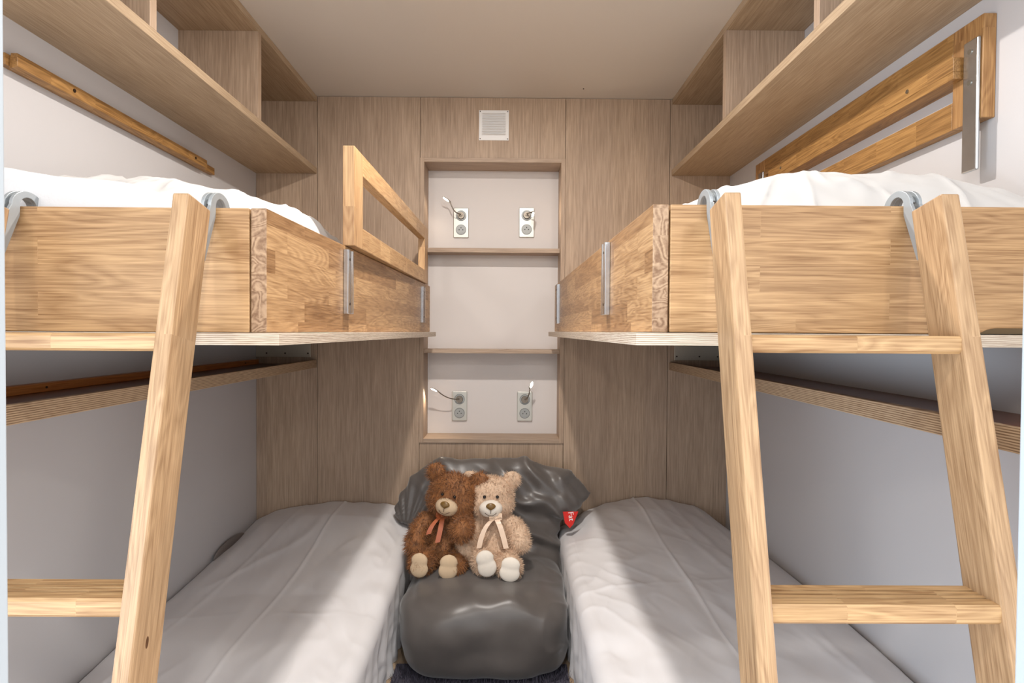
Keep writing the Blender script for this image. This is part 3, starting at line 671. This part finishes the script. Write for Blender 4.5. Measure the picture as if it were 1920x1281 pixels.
    for i in range(24):
        a0, a1 = i / 24 * 2 * math.pi, (i + 1) / 24 * 2 * math.pi
        vs_ = [rb.verts.new((kx * .3 + .062 * math.cos(a) , .015 + .058 * math.sin(a), kz + dz)) for a in (a0, a1) for dz in (-.008, .008)]
        rb.faces.new((vs_[0], vs_[1], vs_[3], vs_[2]))
    rb.transform(R0); obj('ribbon', rb, mats['rib'], t, False)
    return t
brown = dict(fur=M['brown_fur'], muz=M['muzzle_tan'], rib=M['ribbon_rust'])
beige = dict(fur=M['beige_fur'], muz=M['muzzle_cream'], rib=M['ribbon_cream'])
bear('brown shaggy teddy bear with rust ribbon sitting left on the charcoal bean bag', (-.275, 2.470, Z(-.998)), 4, brown, (17000, .019, .0013), 3, dict(
    head=(.024, -.045, .290), hs=1.18, roll=8, turn=-12, nod=10,
    arms=[((-.055, .0, .195), (-.115, -.03, .165), (-.115, -.05, .085), .036, .044), ((.055, .0, .19), (.085, -.09, .20), (.078, -.150, .165), .034, .046)],
    legs=[((-.045, 0, .045), (-.078, -.095, .024), .048, .048), ((.045, 0, .045), (.060, -.105, .028), .048, .050)],
    pads=[((-.080, -.137, .018), .038, .050, .014, (12, 0, -8)), ((.038, -.156, .022), .040, .050, .014, (12, 0, 6))],
    knot=(-.012, -.072, .212), tails=[((-.03, -.09, .20), (-.055, -.10, .17), (-.060, -.095, .135)), ((-.01, -.09, .19), (-.012, -.095, .16), (-.020, -.095, .105))], tw=(1, 0, .25)))
bear('beige curly teddy bear with cream ribbon sitting right on the charcoal bean bag', (-.057, 2.440, Z(-1.000)), -2, beige, (17000, .014, .0012), 5, dict(
    head=(-.003, -.005, .292), hs=1.08, roll=2, turn=2, nod=8,
    arms=[((-.055, 0, .19), (-.11, -.02, .15), (-.108, -.05, .085), .034, .042), ((.055, 0, .19), (.12, -.02, .17), (.115, -.05, .115), .036, .044)],
    legs=[((-.045, 0, .045), (-.028, -.10, .045), .052, .052), ((.050, 0, .045), (.070, -.105, .024), .050, .052)],
    pads=[((-.022, -.148, .046), .040, .055, .014, (14, -14, 2)), ((.072, -.154, .022), .042, .050, .014, (12, 10, 0))],
    knot=(.018, -.072, .214), tails=[((-.02, -.10, .20), (-.04, -.11, .16), (-.052, -.105, .10)), ((.03, -.095, .20), (.045, -.105, .16), (.058, -.10, .095))], tw=(1, 0, .1)))

# ------------------------------------------------------------------ rug
rg = np.random.default_rng(2); n = 9000; V = []; F = []
for i in range(n):
    x = rg.uniform(-.425, .235); y = rg.uniform(1.30, 2.22); a = rg.uniform(0, 6.28); L = rg.uniform(.018, .040); w = .0018
    d = rg.normal(size=2) * .012; k = len(V); V += [(x - w * math.cos(a), y - w * math.sin(a), .004), (x + w * math.cos(a), y + w * math.sin(a), .004), (x + d[0], y + d[1], .004 + L)]; F.append((k, k + 1, k + 2))
k = len(V); V += [(-.425, 1.30, .001), (.235, 1.30, .001), (.235, 2.26, .001), (-.425, 2.26, .001), (-.425, 1.30, .006), (.235, 1.30, .006), (.235, 2.26, .006), (-.425, 2.26, .006)]
F += [(k, k + 1, k + 2, k + 3), (k + 4, k + 5, k + 6, k + 7), (k, k + 1, k + 5, k + 4), (k + 1, k + 2, k + 6, k + 5), (k + 2, k + 3, k + 7, k + 6), (k + 3, k, k + 4, k + 7)]
me = bpy.data.meshes.new('rug'); me.from_pydata(V, [], F)
tag(obj('rug', me, M['rug'], None, origin=(-.09, 1.78, .001)), 'dark shaggy rug on the floor in front of the bean bag', 'rug')

# ------------------------------------------------------------------ vent grille
x0, x1, z0, z1 = -.1505, -.0040, .9372, 1.0838
t = thing('vent_grille', 'white metal louvred vent grille high on the back wall above the niche', 'vent', ((x0 + x1) / 2, YB, Z(z0)))
obj('plate', B(x0, x1, YB - .003, YB - .0003, Z(z0), Z(z1)), M['white_metal'], t, bevel=.001)
for i in range(9):
    z = Z(z0) + .026 + i * .0122
    poly = [(YB - .003, z + .0095), (YB - .0125, z + .0015), (YB - .0118, z + .0002), (YB - .003, z + .005)]
    obj('louvre', prism(poly, 'x', x0 + .016, x1 - .016), M['white_metal'], t)
for x, z in ((x0 + .006, z1 - .006), (x1 - .006, z1 - .006), (x0 + .006, z0 + .007), (x1 - .006, z0 + .007)):
    obj('screw', cyl(bmesh.new(), (x, YB - .0035, Z(z)), .0026, .002, 'y', 10), M['screw'], t)

# ------------------------------------------------------------------ sockets and plug-in reading lamps
yb = 3.055
def rounded(x0, x1, z0, z1, r, n=6):
    p = []
    for cx, cz, a0 in ((x1 - r, z1 - r, 0), (x0 + r, z1 - r, 90), (x0 + r, z0 + r, 180), (x1 - r, z0 + r, 270)):
        for i in range(n + 1): a = math.radians(a0 + 90 * i / n); p.append((cx + r * math.cos(a), cz + r * math.sin(a)))
    return p
def socket(cx, cz, label, head, mid, hd, lab2, led_n, pw):
    t = thing('wall_socket', label, 'socket', (cx, yb, Z(cz)), 'double sockets in the niche')
    obj('plate', prism(rounded(cx - .0395, cx + .0395, Z(cz) - .077, Z(cz) + .077, .006), 'y', yb - .009, yb - .0003), M['socket'], t, bevel=.0025)
    for dz in (.036, -.036):
        c = (cx, yb - .0095, Z(cz + dz))
        o = obj('outlet', cyl(bmesh.new(), c, .0265, .0025, 'y', 40), M['outlet_dark'], t)
        obj('outlet_face', cyl(cyl(bmesh.new(), (cx, yb - .0112, c[2]), .0245, .0015, 'y', 40), (cx, yb - .0124, c[2]), .0195, .0015, 'y', 40), M['outlet'], o)
        if dz < 0:
            for hx, hz in ((-.0095, -.001), (.0095, -.001), (0, .0095)): obj('pin_hole', cyl(bmesh.new(), (cx + hx, yb - .0134, c[2] + hz), .0026, .0012, 'y', 12), M['hole'], o)
    # lamp
    pz = Z(cz + .036)
    l = thing('reading_lamp', lab2, 'lamp', (cx, yb - .014, pz), 'plug-in reading lamps in the niche')
    obj('plug', cyl(cyl(bmesh.new(), (cx, yb - .0190, pz), .019, .0105, 'y', 32, .017), (cx, yb - .027, pz + .004), .0085, .010, 'y', 20), M['arm'], l)
    p0 = Vector((cx, yb - .030, pz + .004)); p3 = Vector(head)
    obj('gooseneck', tube(bez([p0, (cx, yb - .05, pz + .004)] + [Vector(q) for q in mid] + [p3], 22), .0028, 10), M['arm'], l, True)
    d = Vector(hd).normalized(); nrm = Vector(led_n); nrm = (nrm - d * nrm.dot(d)).normalized(); sd = d.cross(nrm)
    mt = Matrix((sd, d, nrm)).transposed().to_4x4(); mt.translation = p3 + d * .020
    hb = ell(bmesh.new(), (0, 0, 0), (.0095, .024, .0035)); hb.transform(mt); ho = obj('lamp_head', hb, M['arm'], l, True)
    eb = ell(bmesh.new(), (0, .002, .0016), (.0075, .019, .0028)); eb.transform(mt); obj('led_strip', eb, M['led'], ho, True)
    L = bpy.data.lights.new('reading_light', 'SPOT'); L.energy = pw; L.color = (1, .84, .64); L.spot_size = math.radians(150); L.spot_blend = .6; L.shadow_soft_size = .012
    lo = bpy.data.objects.new('reading_light', L); C.objects.link(lo); lo.location = p3 + d * .022 + nrm * .008; lo.rotation_euler = nrm.to_track_quat('-Z', 'Y').to_euler()
socket(-.2480, .5600, 'double socket upper left in the niche, above the upper shelf', (-.300, 2.985, Z(.655)), [(-.275, 2.99, Z(.590)), (-.285, 2.985, Z(.615))], (-.75, -.25, .45), 'reading lamp on the upper left socket, neck bent up to the left', (-.5, -.5, -.8), .5)
socket(.0915, .5640, 'double socket upper right in the niche, above the upper shelf', (.125, 2.965, Z(.603)), [(.105, 2.985, Z(.600)), (.118, 2.975, Z(.606))], (-.30, -.5, -.7), 'reading lamp on the upper right socket, head folded down beside its plug', (.8, -.6, .1), .8)
socket(-.2515, -.3905, 'double socket lower left in the niche, below the lower shelf', (-.352, 2.955, Z(-.305)), [(-.285, 2.985, Z(-.352)), (-.322, 2.975, Z(-.338))], (-.85, -.25, .42), 'reading lamp on the lower left socket, neck reaching far left', (-.5, -.55, -.6), 1.2)
socket(.0880, -.3905, 'double socket lower right in the niche, below the lower shelf', (.1110, 2.965, Z(-.290)), [(.098, 2.98, Z(-.350)), (.109, 2.97, Z(-.325))], (.30, -.25, .9), 'reading lamp on the lower right socket, head pointing straight up', (.25, -.9, -.35), .5)

# ceiling downlight above the aisle
t = thing('ceiling_light', 'round recessed downlight in the ceiling above the aisle', 'ceiling light', (-.08, 1.62, Z(ZC) - .012))
bm = bmesh.new(); cyl(bm, (-.08, 1.62, Z(ZC) - .006), .055, .011, 'z', 40); obj('trim_ring', bm, M['white_metal'], t)
obj('lens', cyl(bmesh.new(), (-.08, 1.62, Z(ZC) - .0135), .036, .003, 'z', 40), M['lens'], t)
